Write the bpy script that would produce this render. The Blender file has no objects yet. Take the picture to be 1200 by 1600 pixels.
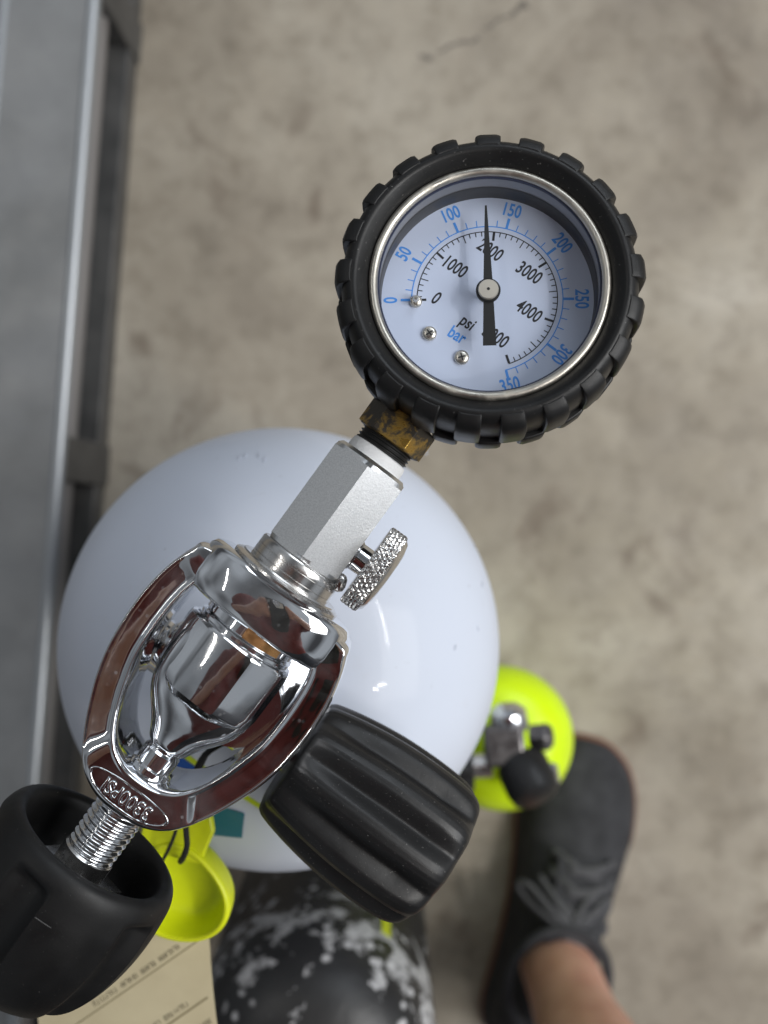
import bpy, bmesh, math, random
from mathutils import Vector, Matrix
random.seed(7)
R = math.radians
S = bpy.context.scene
C = S.collection

# ------------------------------------------------------------------ camera, light, exposure
H = 0.95            # camera height above the floor (m)
F = 1627.0          # focal length in pixels of the 1200 px wide photograph
cam_d = bpy.data.cameras.new('camera')
cam = bpy.data.objects.new('camera', cam_d); C.objects.link(cam)
cam.location = (0, 0, H); cam.rotation_euler = (0, 0, 0)
cam_d.sensor_fit = 'VERTICAL'; cam_d.sensor_height = 36.0; cam_d.lens = 36.0 * F / 1600
cam_d.clip_start = 0.01; cam_d.clip_end = 100
cam_d.dof.use_dof = True; cam_d.dof.focus_distance = 0.288; cam_d.dof.aperture_fstop = 8.8
S.camera = cam

W = bpy.data.worlds.new('World'); S.world = W; W.use_nodes = True
_wn, _wl = W.node_tree.nodes, W.node_tree.links
_tc = _wn.new('ShaderNodeTexCoord'); _mp = _wn.new('ShaderNodeMapping'); _mp.inputs['Scale'].default_value = (1, 1, 1.6)
_no = _wn.new('ShaderNodeTexNoise'); _no.inputs['Scale'].default_value = 1.7; _no.inputs['Detail'].default_value = 0.6; _no.inputs['Roughness'].default_value = 0.4
_cr = _wn.new('ShaderNodeValToRGB'); _e = _cr.color_ramp.elements
_e[0].position = 0.34; _e[0].color = (0.22, 0.23, 0.25, 1); _e[1].position = 0.64; _e[1].color = (1.5, 1.62, 1.75, 1)
_wl.new(_tc.outputs['Generated'], _mp.inputs[0]); _wl.new(_mp.outputs[0], _no.inputs['Vector']); _wl.new(_no.outputs['Fac'], _cr.inputs[0])
_wl.new(_cr.outputs[0], _wn['Background'].inputs[0])
W.node_tree.nodes['Background'].inputs[1].default_value = 0.22

def lamp(name, loc, target, sx, sy, power, col):
    l = bpy.data.lights.new(name, 'AREA'); l.shape = 'RECTANGLE'; l.size = sx; l.size_y = sy
    l.energy = power; l.color = col
    o = bpy.data.objects.new(name, l); C.objects.link(o); o.location = loc
    o.rotation_euler = (Vector(target) - Vector(loc)).to_track_quat('-Z', 'Y').to_euler()
    return o
lamp('doorway_daylight', (2.05, -0.15, 2.35), (0, -0.1, 0.5), 1.7, 1.5, 50, (0.97, 0.985, 1.0))
lamp('far_window_daylight', (1.1, 2.3, 2.3), (0, 0, 0.4), 1.8, 1.1, 26, (0.86, 0.93, 1.0))
lamp('strip_light', (1.15, -0.62, 2.6), (1.15, -0.62, 0), 0.8, 0.045, 16, (1.0, 0.97, 0.92))
lamp('strip_light', (1.65, 0.35, 2.6), (1.65, 0.35, 0), 0.045, 0.8, 16, (1.0, 0.97, 0.92))
lamp('strip_light', (-1.5, 0.9, 2.6), (-1.5, 0.9, 0), 0.06, 1.2, 6, (1.0, 0.97, 0.92))

S.view_settings.view_transform = 'Standard'; S.view_settings.look = 'None'
S.view_settings.exposure = -0.06; S.view_settings.gamma = 1.0
S.render.engine = 'CYCLES'
S.cycles.use_denoising = True
S.cycles.max_bounces = 10; S.cycles.glossy_bounces = 7; S.cycles.transparent_max_bounces = 8
S.cycles.sample_clamp_indirect = 8.0

# ------------------------------------------------------------------ helpers
def at(px, py, d):
    return Vector(((px - 600) * d / F, (800 - py) * d / F, H - d))

def mat(name, col=(0.5, 0.5, 0.5), rough=0.5, metal=0.0, **kw):
    m = bpy.data.materials.new(name); m.use_nodes = True
    b = m.node_tree.nodes['Principled BSDF']
    b.inputs['Base Color'].default_value = (*col, 1)
    b.inputs['Roughness'].default_value = rough
    b.inputs['Metallic'].default_value = metal
    for k, v in kw.items():
        b.inputs[k.replace('_', ' ')].default_value = v
    return m
def N(m, t, **kw):
    n = m.node_tree.nodes.new(t)
    for k, v in kw.items():
        if k in n.inputs: n.inputs[k].default_value = v
        else: setattr(n, k, v)
    return n
def lk(m, a, b): m.node_tree.links.new(a, b)
def bsdf(m): return m.node_tree.nodes['Principled BSDF']
def coords(m, scale=(1, 1, 1)):
    t = N(m, 'ShaderNodeTexCoord'); mp = N(m, 'ShaderNodeMapping')
    mp.inputs['Scale'].default_value = scale
    lk(m, t.outputs['Object'], mp.inputs[0]); return mp.outputs[0]
def noise(m, co, scale, detail=4, rough=0.5, dist=0.0):
    n = N(m, 'ShaderNodeTexNoise'); n.inputs['Scale'].default_value = scale
    n.inputs['Detail'].default_value = detail; n.inputs['Roughness'].default_value = rough
    n.inputs['Distortion'].default_value = dist
    lk(m, co, n.inputs['Vector']); return n.outputs['Fac']
def ramp(m, fac, stops, interp='LINEAR'):
    r = N(m, 'ShaderNodeValToRGB'); r.color_ramp.interpolation = interp
    e = r.color_ramp.elements
    while len(e) < len(stops): e.new(0.5)
    for i, (p, c) in enumerate(stops):
        e[i].position = p
        e[i].color = (*c, 1) if isinstance(c, tuple) else (c, c, c, 1)
    lk(m, fac, r.inputs[0]); return r.outputs[0]
def mixc(m, fac, a, b, blend='MIX'):
    x = N(m, 'ShaderNodeMix'); x.data_type = 'RGBA'; x.blend_type = blend
    for sock, v in ((x.inputs[0], fac), (x.inputs[6], a), (x.inputs[7], b)):
        if hasattr(v, 'links'): lk(m, v, sock)
        else: sock.default_value = v if isinstance(v, (int, float)) else (*v, 1)
    return x.outputs[2]
def math_(m, op, a, b=0.0, clamp=False):
    x = N(m, 'ShaderNodeMath'); x.operation = op; x.use_clamp = clamp
    for sock, v in ((x.inputs[0], a), (x.inputs[1], b)):
        if hasattr(v, 'links'): lk(m, v, sock)
        else: sock.default_value = v
    return x.outputs[0]
def bump(m, h, strength, dist):
    b = N(m, 'ShaderNodeBump'); b.inputs['Strength'].default_value = strength
    b.inputs['Distance'].default_value = dist; lk(m, h, b.inputs['Height'])
    lk(m, b.outputs[0], bsdf(m).inputs['Normal'])
def setc(m, col): lk(m, col, bsdf(m).inputs['Base Color'])
def setr(m, r): lk(m, r, bsdf(m).inputs['Roughness'])

WM = {}
def root(name, loc, label, cat, group=None):
    o = bpy.data.objects.new(name, None); C.objects.link(o); o.location = loc
    o.empty_display_size = 0.02
    o['label'] = label; o['category'] = cat
    if group: o['group'] = group
    WM[o] = Matrix.Translation(loc); return o
def put(o, parent, M=None):
    M = M if M is not None else Matrix.Identity(4)
    C.objects.link(o); WM[o] = M
    o.matrix_world = M
    if parent is not None:
        o.parent = parent; o.matrix_parent_inverse = WM[parent].inverted()
        o.matrix_basis = M
    return o
def mesh(name, v, f, m, parent=None, M=None, sharp=35, bevel=0, bseg=2, subsurf=0):
    """one mesh object; M is baked into the vertices"""
    me = bpy.data.meshes.new(name)
    if M is not None: v = [M @ Vector(p) for p in v]
    me.from_pydata([tuple(p) for p in v], [], f)
    bm = bmesh.new(); bm.from_mesh(me)
    bmesh.ops.remove_doubles(bm, verts=bm.verts, dist=1e-6)
    bmesh.ops.recalc_face_normals(bm, faces=bm.faces); bm.to_mesh(me); bm.free()
    me.materials.append(m)
    me.shade_smooth()
    if sharp is not None: me.set_sharp_from_angle(angle=R(sharp))
    o = bpy.data.objects.new(name, me); put(o, parent)
    if bevel:
        b = o.modifiers.new('b', 'BEVEL'); b.width = bevel; b.segments = bseg; b.limit_method = 'ANGLE'; b.angle_limit = R(30)
        b.harden_normals = False
    if subsurf:
        s = o.modifiers.new('s', 'SUBSURF'); s.levels = s.render_levels = subsurf
    return o
def join(*parts):
    V, Fc = [], []
    for v, f in parts:
        n = len(V); V += [Vector(p) for p in v]; Fc += [tuple(i + n for i in q) for q in f]
    return V, Fc
def xf(M, vf): return [M @ Vector(p) for p in vf[0]], vf[1]
def rings(rs, closed=False, cap=True):
    n = len(rs[0]); v = [p for r in rs for p in r]; f = []
    k = len(rs)
    for i in range(k if closed else k - 1):
        a, b = i * n, ((i + 1) % k) * n
        for j in range(n):
            f.append((a + j, a + (j + 1) % n, b + (j + 1) % n, b + j))
    if cap and not closed:
        f.append(tuple(range(n))[::-1]); f.append(tuple((k - 1) * n + j for j in range(n)))
    return v, f
def lathe(prof, seg=64, rf=None, cap=True):
    """profile of (r, z) turned about Z"""
    rs = []
    for i, (r, z) in enumerate(prof):
        ring = []
        for j in range(seg):
            a = 2 * math.pi * j / seg
            rr = r if rf is None else rf(r, z, a)
            ring.append((rr * math.cos(a), rr * math.sin(a), z))
        rs.append(ring)
    return rings(rs, cap=cap)
def prism(poly, z0, z1):
    return rings([[(x, y, z0) for x, y in poly], [(x, y, z1) for x, y in poly]])
def box(x0, x1, y0, y1, z0, z1):
    return prism([(x0, y0), (x1, y0), (x1, y1), (x0, y1)], z0, z1)
def frame_path(pts):
    out = []; up = None
    for i, p in enumerate(pts):
        t = (pts[min(i + 1, len(pts) - 1)] - pts[max(i - 1, 0)]).normalized()
        if up is None:
            up = Vector((0, 0, 1)) if abs(t.z) < 0.9 else Vector((0, 1, 0))
        s = t.cross(up).normalized(); up = s.cross(t).normalized(); out.append((p, s, up))
    return out
def tube(pts, r, seg=10, flat=1.0):
    pts = [Vector(p) for p in pts]
    rr = r if hasattr(r, '__len__') else [r] * len(pts)
    rs = [[p + s * (q * math.cos(2 * math.pi * j / seg)) + u * (q * flat * math.sin(2 * math.pi * j / seg)) for j in range(seg)]
          for (p, s, u), q in zip(frame_path(pts), rr)]
    return rings(rs)
def spline(pts, n=8, closed=False):
    pts = [Vector(p) for p in pts]; k = len(pts); out = []
    for i in range(k if closed else k - 1):
        if closed: a, b, c, d = pts[i - 1], pts[i], pts[(i + 1) % k], pts[(i + 2) % k]
        else: a, b, c, d = pts[max(i - 1, 0)], pts[i], pts[i + 1], pts[min(i + 2, k - 1)]
        for j in range(n):
            t = j / n
            out.append(0.5 * ((2 * b) + (c - a) * t + (2 * a - 5 * b + 4 * c - d) * t * t + (3 * b - a - 3 * c + d) * t ** 3))
    if not closed: out.append(pts[-1])
    return out
def lerp_tab(tab, x):
    for (a, b), (c, d) in zip(tab, tab[1:]):
        if x <= c:
            t = max(0, min(1, (x - a) / (c - a)))
            return b + (d - b) * t
    return tab[-1][1]
def text_mesh(txt, size, sx=1.0, bold=0.0, extrude=0.0, shear=0.0, res=4, round_=0.0):
    cu = bpy.data.curves.new('t', 'FONT'); cu.body = txt; cu.size = size; cu.align_x = 'CENTER'; cu.align_y = 'CENTER'
    cu.offset = bold; cu.bevel_depth = round_; cu.bevel_resolution = 2; cu.extrude = extrude; cu.shear = shear; cu.resolution_u = res; cu.space_character = 1.02
    ob = bpy.data.objects.new('t', cu); C.objects.link(ob)
    dg = bpy.context.evaluated_depsgraph_get(); me = ob.evaluated_get(dg).to_mesh()
    v = [Vector((p.co.x * sx, p.co.y, p.co.z)) for p in me.vertices]; f = [tuple(p.vertices) for p in me.polygons]
    ob.evaluated_get(dg).to_mesh_clear(); bpy.data.objects.remove(ob); bpy.data.curves.remove(cu)
    return v, f
MM = Matrix.Scale(0.001, 4)
T = Matrix.Translation
def RX(a): return Matrix.Rotation(R(a), 4, 'X')
def RY(a): return Matrix.Rotation(R(a), 4, 'Y')
def RZ(a): return Matrix.Rotation(R(a), 4, 'Z')

# ------------------------------------------------------------------ materials
def chrome_mat(name, col, rough, wob=0.0, wscale=60, smudge=True):
    m = mat(name, col, rough, 1.0)
    co = coords(m)
    if smudge:
        n = noise(m, co, 180, 5, 0.6)
        setr(m, ramp(m, n, [(0.35, rough), (0.62, rough * 1.6), (0.8, rough * 3.4)]))
    if wob: bump(m, noise(m, co, wscale, 2), 0.25, wob)
    if smudge:
        vo = N(m, 'ShaderNodeTexVoronoi'); vo.inputs['Scale'].default_value = 420; lk(m, co, vo.inputs['Vector'])
        sp_ = math_(m, 'MULTIPLY', ramp(m, vo.outputs['Distance'], [(0.16, 1.0), (0.26, 0.0)]), ramp(m, noise(m, co, 75, 3), [(0.54, 0.0), (0.64, 1.0)]))
        film_ = ramp(m, noise(m, co, 38, 5, 0.6, 0.6), [(0.45, 0.0), (0.75, 0.16)])
        dirt_ = math_(m, 'MAXIMUM', math_(m, 'MULTIPLY', sp_, 0.30), film_)
        setc(m, mixc(m, dirt_, col, (0.40, 0.39, 0.37)))
        lk(m, math_(m, 'SUBTRACT', 1.0, math_(m, 'MULTIPLY', dirt_, 0.6)), bsdf(m).inputs['Metallic'])
    return m
CHROME = chrome_mat('chrome', (0.80, 0.81, 0.83), 0.045, 0.0010, 70)
CHROME_CAST = chrome_mat('cast_chrome', (0.74, 0.75, 0.77), 0.055, 0.0006, 90)
REFLECT_ORANGE = chrome_mat('orange_reflection', (0.70, 0.36, 0.13), 0.22)  # orange of a reflection on the seat, given as the metal's own colour
STEEL = chrome_mat('turned_steel', (0.66, 0.65, 0.64), 0.16)
SATIN = mat('satin_nickel', (0.66, 0.67, 0.68), 0.34, 1.0)
_c = coords(SATIN); bump(SATIN, noise(SATIN, _c, 2200, 2, 0.6), 0.22, 0.00012)
setc(SATIN, ramp(SATIN, noise(SATIN, _c, 2600, 2), [(0.3, (0.62, 0.63, 0.64)), (0.7, (0.80, 0.81, 0.82))]))
def dusty_black(name, base, rough, dust_scale=900, dust=0.72, bscale=500, bstr=0.12):
    m = mat(name, (base, base, base * 1.04), rough, Specular_IOR_Level=0.36)
    co = coords(m)
    d = ramp(m, noise(m, co, dust_scale, 3, 0.7), [(dust, 0.0), (dust + 0.05, 1.0)])
    big = ramp(m, noise(m, co, 45, 4, 0.65), [(0.40, 0.0), (0.72, 1.0)])
    film = mixc(m, math_(m, 'MULTIPLY', big, 0.30), (base, base, base * 1.04), (base * 2.3, base * 2.3, base * 2.4))
    setc(m, mixc(m, math_(m, 'MULTIPLY', d, 0.55), film, (0.30, 0.29, 0.28)))
    setr(m, ramp(m, noise(m, co, 120, 4), [(0.3, rough * 0.85), (0.75, min(1, rough * 1.25))]))
    bump(m, noise(m, co, bscale, 4, 0.7), bstr, 0.0004)
    return m
RUBBER = dusty_black('boot_rubber', 0.0075, 0.42, 1300, 0.67)
KNOB_RUBBER = dusty_black('valve_knob_rubber', 0.011, 0.40, 1500, 0.668)
KNOB_PLASTIC = dusty_black('yoke_knob_plastic', 0.0055, 0.5, 1500, 0.70, 1400, 0.10)
BLACK = mat('black_paint', (0.012, 0.012, 0.012), 0.45)
DIAL = mat('dial_white', (0.57, 0.64, 0.80), 0.42)
BLUE = mat('blue_print', (0.075, 0.30, 0.80), 0.5)
INK = mat('black_print', (0.018, 0.018, 0.022), 0.5)
NICKEL = mat('brushed_nickel', (0.62, 0.58, 0.50), 0.42, 0.55)
BEZEL = chrome_mat('bezel_steel', (0.56, 0.53, 0.47), 0.30, 0.0006, 200)
WALL = mat('case_wall', (0.30, 0.30, 0.31), 0.35, 0.6)
SHADEWALL = mat('painted_wall_shade', (0.035, 0.034, 0.034), 0.4)  # case wall colour darkened to paint the shadow inside the gauge
GASKET = mat('gasket', (0.015, 0.02, 0.05), 0.4)
TAPE = mat('thread_tape', (0.80, 0.81, 0.82), 0.55, 0.0)
bump(TAPE, noise(TAPE, coords(TAPE, (1, 6, 6)), 260, 3), 0.4, 0.0004)
BRASS = mat('worn_brass', (0.4, 0.26, 0.07), 0.3, 1.0)
_c = coords(BRASS); _w = ramp(BRASS, noise(BRASS, _c, 130, 8, 0.68, 0.3), [(0.50, 0.0), (0.56, 0.5), (0.63, 1.0)])
setc(BRASS, mixc(BRASS, _w, (0.035, 0.028, 0.020), (0.52, 0.33, 0.075)))
lk(BRASS, math_(BRASS, 'MULTIPLY', _w, 0.95), bsdf(BRASS).inputs['Metallic'])
setr(BRASS, ramp(BRASS, _w, [(0.0, 0.5), (1.0, 0.27)])); bump(BRASS, noise(BRASS, _c, 900, 3), 0.3, 0.0002)
GLASS = bpy.data.materials.new('gauge_glass'); GLASS.use_nodes = True
_nt = GLASS.node_tree; _nt.nodes.clear()
_o = _nt.nodes.new('ShaderNodeOutputMaterial'); _mx = _nt.nodes.new('ShaderNodeMixShader'); _lw = _nt.nodes.new('ShaderNodeLayerWeight'); _pw = _nt.nodes.new('ShaderNodeMath'); _fr = _nt.nodes.new('ShaderNodeMath')
_tr = _nt.nodes.new('ShaderNodeBsdfTransparent'); _gl = _nt.nodes.new('ShaderNodeBsdfGlossy')
_lw.inputs[0].default_value = 0.5; _pw.operation = 'POWER'; _pw.inputs[1].default_value = 5.0; _fr.operation = 'MULTIPLY_ADD'; _fr.inputs[1].default_value = 0.9; _fr.inputs[2].default_value = 0.04
_nt.links.new(_lw.outputs['Facing'], _pw.inputs[0]); _nt.links.new(_pw.outputs[0], _fr.inputs[0])
_gl.inputs['Roughness'].default_value = 0.03; _tr.inputs[0].default_value = (0.985, 0.99, 1.0, 1)
_nt.links.new(_fr.outputs[0], _mx.inputs[0]); _nt.links.new(_tr.outputs[0], _mx.inputs[1]); _nt.links.new(_gl.outputs[0], _mx.inputs[2])
_nt.links.new(_mx.outputs[0], _o.inputs[0])

CONC = mat('concrete', (0.25, 0.22, 0.18), 0.62)
_c = coords(CONC)
_a = ramp(CONC, noise(CONC, _c, 3.6, 8, 0.60, 0.5), [(0.30, (0.195, 0.162, 0.124)), (0.50, (0.340, 0.297, 0.236)), (0.68, (0.47, 0.425, 0.355))])
_b = ramp(CONC, noise(CONC, _c, 34, 6, 0.65), [(0.28, (0.66, 0.64, 0.61)), (0.52, (1, 1, 1)), (0.8, (1.12, 1.11, 1.10))])
_m = mixc(CONC, 0.85, _a, _b, 'MULTIPLY')
_sp = ramp(CONC, noise(CONC, _c, 420, 3, 0.6), [(0.34, 0.72), (0.52, 1.0), (0.72, 1.12)])
_m = mixc(CONC, 0.40, _m, _sp, 'MULTIPLY')
_st = ramp(CONC, noise(CONC, _c, 11, 4, 0.55, 0.8), [(0.60, 0.0), (0.70, 1.0)])
_m = mixc(CONC, math_(CONC, 'MULTIPLY', _st, 0.55), _m, (0.12, 0.085, 0.058))
_mp = N(CONC, 'ShaderNodeMapping'); _mp.vector_type = 'TEXTURE'
_k = at(742, 52, H); _mp.inputs['Location'].default_value = (_k.x, _k.y, 0); _mp.inputs['Rotation'].default_value = (0, 0, R(27))
lk(CONC, N(CONC, 'ShaderNodeTexCoord').outputs['Object'], _mp.inputs[0])
_sx = N(CONC, 'ShaderNodeSeparateXYZ'); lk(CONC, _mp.outputs[0], _sx.inputs[0])
_wob = math_(CONC, 'MULTIPLY', math_(CONC, 'SUBTRACT', noise(CONC, _c, 26, 5, 0.7), 0.5), 0.045)
_dy = math_(CONC, 'ABSOLUTE', math_(CONC, 'ADD', _sx.outputs[1], _wob))
_dx = math_(CONC, 'ABSOLUTE', _sx.outputs[0])
_cr = math_(CONC, 'MULTIPLY', math_(CONC, 'LESS_THAN', _dy, 0.0022), math_(CONC, 'LESS_THAN', _dx, 0.055))
_cr = math_(CONC, 'MULTIPLY', _cr, ramp(CONC, noise(CONC, _c, 70, 3), [(0.40, 0.0), (0.5, 0.8)]))
_m = mixc(CONC, math_(CONC, 'MULTIPLY', _cr, 0.85), _m, (0.065, 0.055, 0.046))
setc(CONC, _m)
setr(CONC, ramp(CONC, noise(CONC, _c, 18, 4), [(0.3, 0.48), (0.7, 0.75)]))
bump(CONC, noise(CONC, _c, 120, 6, 0.65), 0.18, 0.002)

# ------------------------------------------------------------------ floor
fl = mesh('floor', *box(-3, 3, -3, 3, -0.05, 0.0), CONC)
fl['kind'] = 'structure'

# ------------------------------------------------------------------ steel bench on the left
GALV = mat('worn_steel_sheet', (0.36, 0.37, 0.375), 0.42, 0.85)
_c = coords(GALV)
setc(GALV, ramp(GALV, noise(GALV, _c, 7, 6, 0.65), [(0.3, (0.24, 0.245, 0.245)), (0.55, (0.34, 0.345, 0.35)), (0.8, (0.43, 0.435, 0.44))]))
setr(GALV, ramp(GALV, noise(GALV, _c, 22, 5, 0.6), [(0.3, 0.38), (0.7, 0.58)]))
bump(GALV, noise(GALV, _c, 90, 4), 0.08, 0.001)
EDGE = mat('bare_steel_edge', (0.42, 0.44, 0.46), 0.42, 0.8)
DKST = mat('dark_painted_steel', (0.085, 0.085, 0.085), 0.45, 0.3)
setc(DKST, ramp(DKST, noise(DKST, coords(DKST), 30, 5), [(0.3, (0.06, 0.06, 0.06)), (0.75, (0.12, 0.118, 0.115))]))
PIPE = mat('grey_pipe', (0.27, 0.255, 0.25), 0.4, 0.4)
e0 = at(150, 0, 0.80); e1 = at(72, 1016, 0.80)
ev = Vector((e1.x - e0.x, e1.y - e0.y, 0)).normalized(); wv = Vector((ev.y, -ev.x, 0))   # wv points left, away from the tank
if wv.x > 0: wv = -wv
MB = Matrix(((wv.x, ev.x, 0, e0.x), (wv.y, ev.y, 0, e0.y), (0, 0, 1, 0), (0, 0, 0, 1)))  # local: x = into bench, y = along, z = up
bench = root('steel_bench', MB @ Vector((0.2, 0.4, 0)), 'long grey sheet-steel bench with rolled edge along the left side', 'bench')
Y0, Y1 = -0.55, 1.15
mesh('bench_top', *box(0.004, 0.46, Y0, Y1, 0.146, 0.150), GALV, bench, MB)
mesh('rolled_edge', *tube([(0.003, Y0, 0.1462), (0.003, Y1, 0.1462)], 0.0056, 14), EDGE, bench, MB)
mesh('seam_ridge', *xf(T((0.070, 0, 0.1505)) @ RZ(-0.6), tube([(0, Y0, 0), (0, Y1, 0)], 0.0032, 10, 0.6)), EDGE, bench, MB)
mesh('side_panel', *box(0.030, 0.034, Y0, Y1, 0.0, 0.145), DKST, bench, MB)
mesh('upper_rail', *box(0.006, 0.029, Y0, Y1, 0.112, 0.1445), GALV, bench, MB, bevel=0.002)
mesh('pipe', *tube([(0.017, Y0, 0.090), (0.017, Y1, 0.090)], 0.0095, 18), PIPE, bench, MB)
mesh('lower_rail', *box(0.004, 0.029, Y0, Y1, 0.003, 0.038), DKST, bench, MB, bevel=0.002)
mesh('rail_lip', *tube([(0.004, Y0, 0.038), (0.004, Y1, 0.038)], 0.0014, 8), DKST, bench, MB)
def along(px, py, d): return MB.inverted() @ at(px, py, d)
for py in (3, 722):
    yc = along(140, py, 0.87).y
    mesh('bracket', *box(0.0015, 0.0295, yc - 0.018, yc + 0.018, 0.0025, 0.1425), DKST, bench, MB, bevel=0.0015)
mesh('bench_back', *box(0.440, 0.455, Y0, Y1, 0.0, 0.1455), DKST, bench, MB)

# ------------------------------------------------------------------ white tank with its valve
TH = 36.0
MA = T((0, 0, H - 0.292)) @ RZ(-TH) @ MM @ T((-10.7, 0, 0))   # gauge assembly frame in mm: y along the axis towards the dial
tx, ty = -0.0432, -0.0562
white = root('scuba_tank', (tx, ty, 0), 'large white scuba tank standing on the concrete with black ribbed valve knob', 'scuba tank', 'scuba tanks standing on the floor')
TANK = mat('white_tank_paint', (0.62, 0.665, 0.765), 0.5, Specular_IOR_Level=0.3)
_c = coords(TANK)
_d = ramp(TANK, noise(TANK, _c, 26, 7, 0.7, 0.5), [(0.0, 0.0), (0.30, 0.0), (0.60, 0.0), (0.72, 1.0)])
_s = ramp(TANK, noise(TANK, _c, 330, 3, 0.6), [(0.715, 0.0), (0.76, 1.0)])
_b = mixc(TANK, math_(TANK, 'MULTIPLY', _d, 0.35), (0.62, 0.665, 0.765), (0.55, 0.57, 0.62))
_b = mixc(TANK, math_(TANK, 'MULTIPLY', _s, 0.62), _b, (0.34, 0.36, 0.40))
_sc = ramp(TANK, noise(TANK, coords(TANK, (1, 1, 5.0)), 60, 5, 0.75, 1.5), [(0.655, 0.0), (0.70, 1.0)])
_b = mixc(TANK, math_(TANK, 'MULTIPLY', _sc, 0.28), _b, (0.36, 0.38, 0.43))
setc(TANK, _b); setr(TANK, ramp(TANK, noise(TANK, _c, 35, 4), [(0.3, 0.42), (0.75, 0.58)]))
bsdf(TANK).inputs['Coat Weight'].default_value = 0.17; bsdf(TANK).inputs['Coat Roughness'].default_value = 0.045
bump(TANK, noise(TANK, _c, 55, 3), 0.10, 0.0010)
def tank_profile(Rr, zs, dome, neck, base=0.012, n=22):
    p = [(0.0, base * 0.6), (Rr * 0.55, base * 0.6), (Rr * 0.9, base * 0.7), (Rr * 0.985, base * 2), (Rr, base * 3.2), (Rr, zs * 0.5), (Rr, zs)]
    for i in range(1, n + 1):
        a = math.pi / 2 * i / n
        r = neck + (Rr - neck) * math.cos(a) ** 0.92; z = zs + dome * math.sin(a)
        p.append((r, z))
    p += [(neck * 0.97, zs + dome + 0.002), (neck * 0.95, zs + dome + 0.006), (neck * 0.85, zs + dome + 0.0075), (0, zs + dome + 0.0075)]
    return p
ZS = H - 0.447
WP = tank_profile(0.0920, ZS, 0.084, 0.024)
mesh('tank_body', *lathe(WP, 128), TANK, white, T((tx, ty, 0)))
# stamped marks on the shoulder
STAMP = mat('stamped_paint', (0.50, 0.53, 0.61), 0.4)
def on_dome(x, y, P=WP, c=(tx, ty), off=0.0):
    r = math.hypot(x - c[0], y - c[1]); pr = P[6:]
    for (r0, z0), (r1, z1) in zip(pr, pr[1:]):
        if r1 <= r <= r0:
            t = (r0 - r) / max(1e-9, r0 - r1); return Vector((x, y, z0 + (z1 - z0) * t + off))
    return Vector((x, y, ZS + off))
for k, (px, py) in enumerate([(393, 719), (402, 716), (420, 716), (431, 722), (668, 700), (742, 850), (748, 905), (735, 965), (700, 985)]):
    b0 = at(px, py, 0.43); b1 = at(px + random.uniform(-2, 3), py + 7, 0.43)
    pts = [on_dome(b0.x + (b1.x - b0.x) * t, b0.y + (b1.y - b0.y) * t, off=0.0001) for t in (0, 0.5, 1)]
    mesh('stamp_mark', *tube(pts, 0.00035, 6), STAMP, white)
# inspection sticker wrapped over the shoulder
STB = mat('sticker_blue', (0.012, 0.075, 0.33), 0.35); STT = mat('sticker_teal', (0.02, 0.16, 0.24), 0.4); STY = mat('sticker_yellow', (0.55, 0.68, 0.03), 0.4)
def dome_patch(name, quad, m, off, n=12):
    v, f = [], []
    A, B, Cc, Dd = [Vector((*q_, 0)) for q_ in quad]
    for i in range(n + 1):
        for j in range(n + 1):
            a, b = i / n, j / n
            p = (A * (1 - a) + B * a) * (1 - b) + (Dd * (1 - a) + Cc * a) * b
            w = at(p.x, p.y, 0.385); v.append(on_dome(w.x, w.y, off=off))
    for i in range(n):
        for j in range(n):
            q = i * (n + 1) + j; f.append((q, q + 1, q + n + 2, q + n + 1))
    return mesh(name, v, f, m, white)
stk = dome_patch('sticker', ((276, 1133), (426, 1241), (420, 1247), (276, 1143)), STY, 0.0005)
dome_patch('sticker_panel', ((276, 1144), (352, 1198), (346, 1232), (262, 1205)), STB, 0.0009)
dome_patch('sticker_panel', ((300, 1222), (392, 1250), (384, 1296), (290, 1290)), STT, 0.0009)

# valve: collar on the neck, post, clamp head, dimple nose
post = MA @ Vector((5.0, -74, 0)); neck_z = ZS + 0.084 + 0.0075
pm = T((tx, ty, 0))
mesh('valve_neck', *lathe([(0.0, neck_z - 0.001), (0.0185, neck_z - 0.001), (0.0195, neck_z + 0.001), (0.0195, neck_z + 0.006), (0.0175, neck_z + 0.0075), (0.0135, neck_z + 0.009), (0.0125, neck_z + 0.020), (0.0130, neck_z + 0.05), (0, neck_z + 0.05)], 48), CHROME_CAST, white, pm)
def sect(y, w, zt, zb, x0=0.0, n=40, e=0.62):
    out = []
    for i in range(n):
        a = 2 * math.pi * i / n; c, s = math.cos(a), math.sin(a)
        out.append((x0 + w * math.copysign(abs(c) ** e, c), y, (zt if s > 0 else zb) * math.copysign(abs(s) ** e, s)))
    return out
hd = [sect(-53.0, 13.2, 10.0, 13), sect(-55, 15.6, 11.2, 16), sect(-62, 16.4, 11.6, 20), sect(-70, 16.0, 11.2, 22), sect(-75, 15.0, 10.4, 22, e=0.7),
      sect(-79, 12.6, 9.0, 18, e=0.8), sect(-82.5, 9.8, 7.8, 10, e=0.9), sect(-85.5, 7.6, 6.8, 7, e=1), sect(-88.5, 6.3, 6.2, 6.3, e=1), sect(-89.6, 5.2, 5.2, 5.2, e=1)]
mesh('valve_head', *rings(hd), CHROME_CAST, white, MA, sharp=60, subsurf=1)
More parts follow.
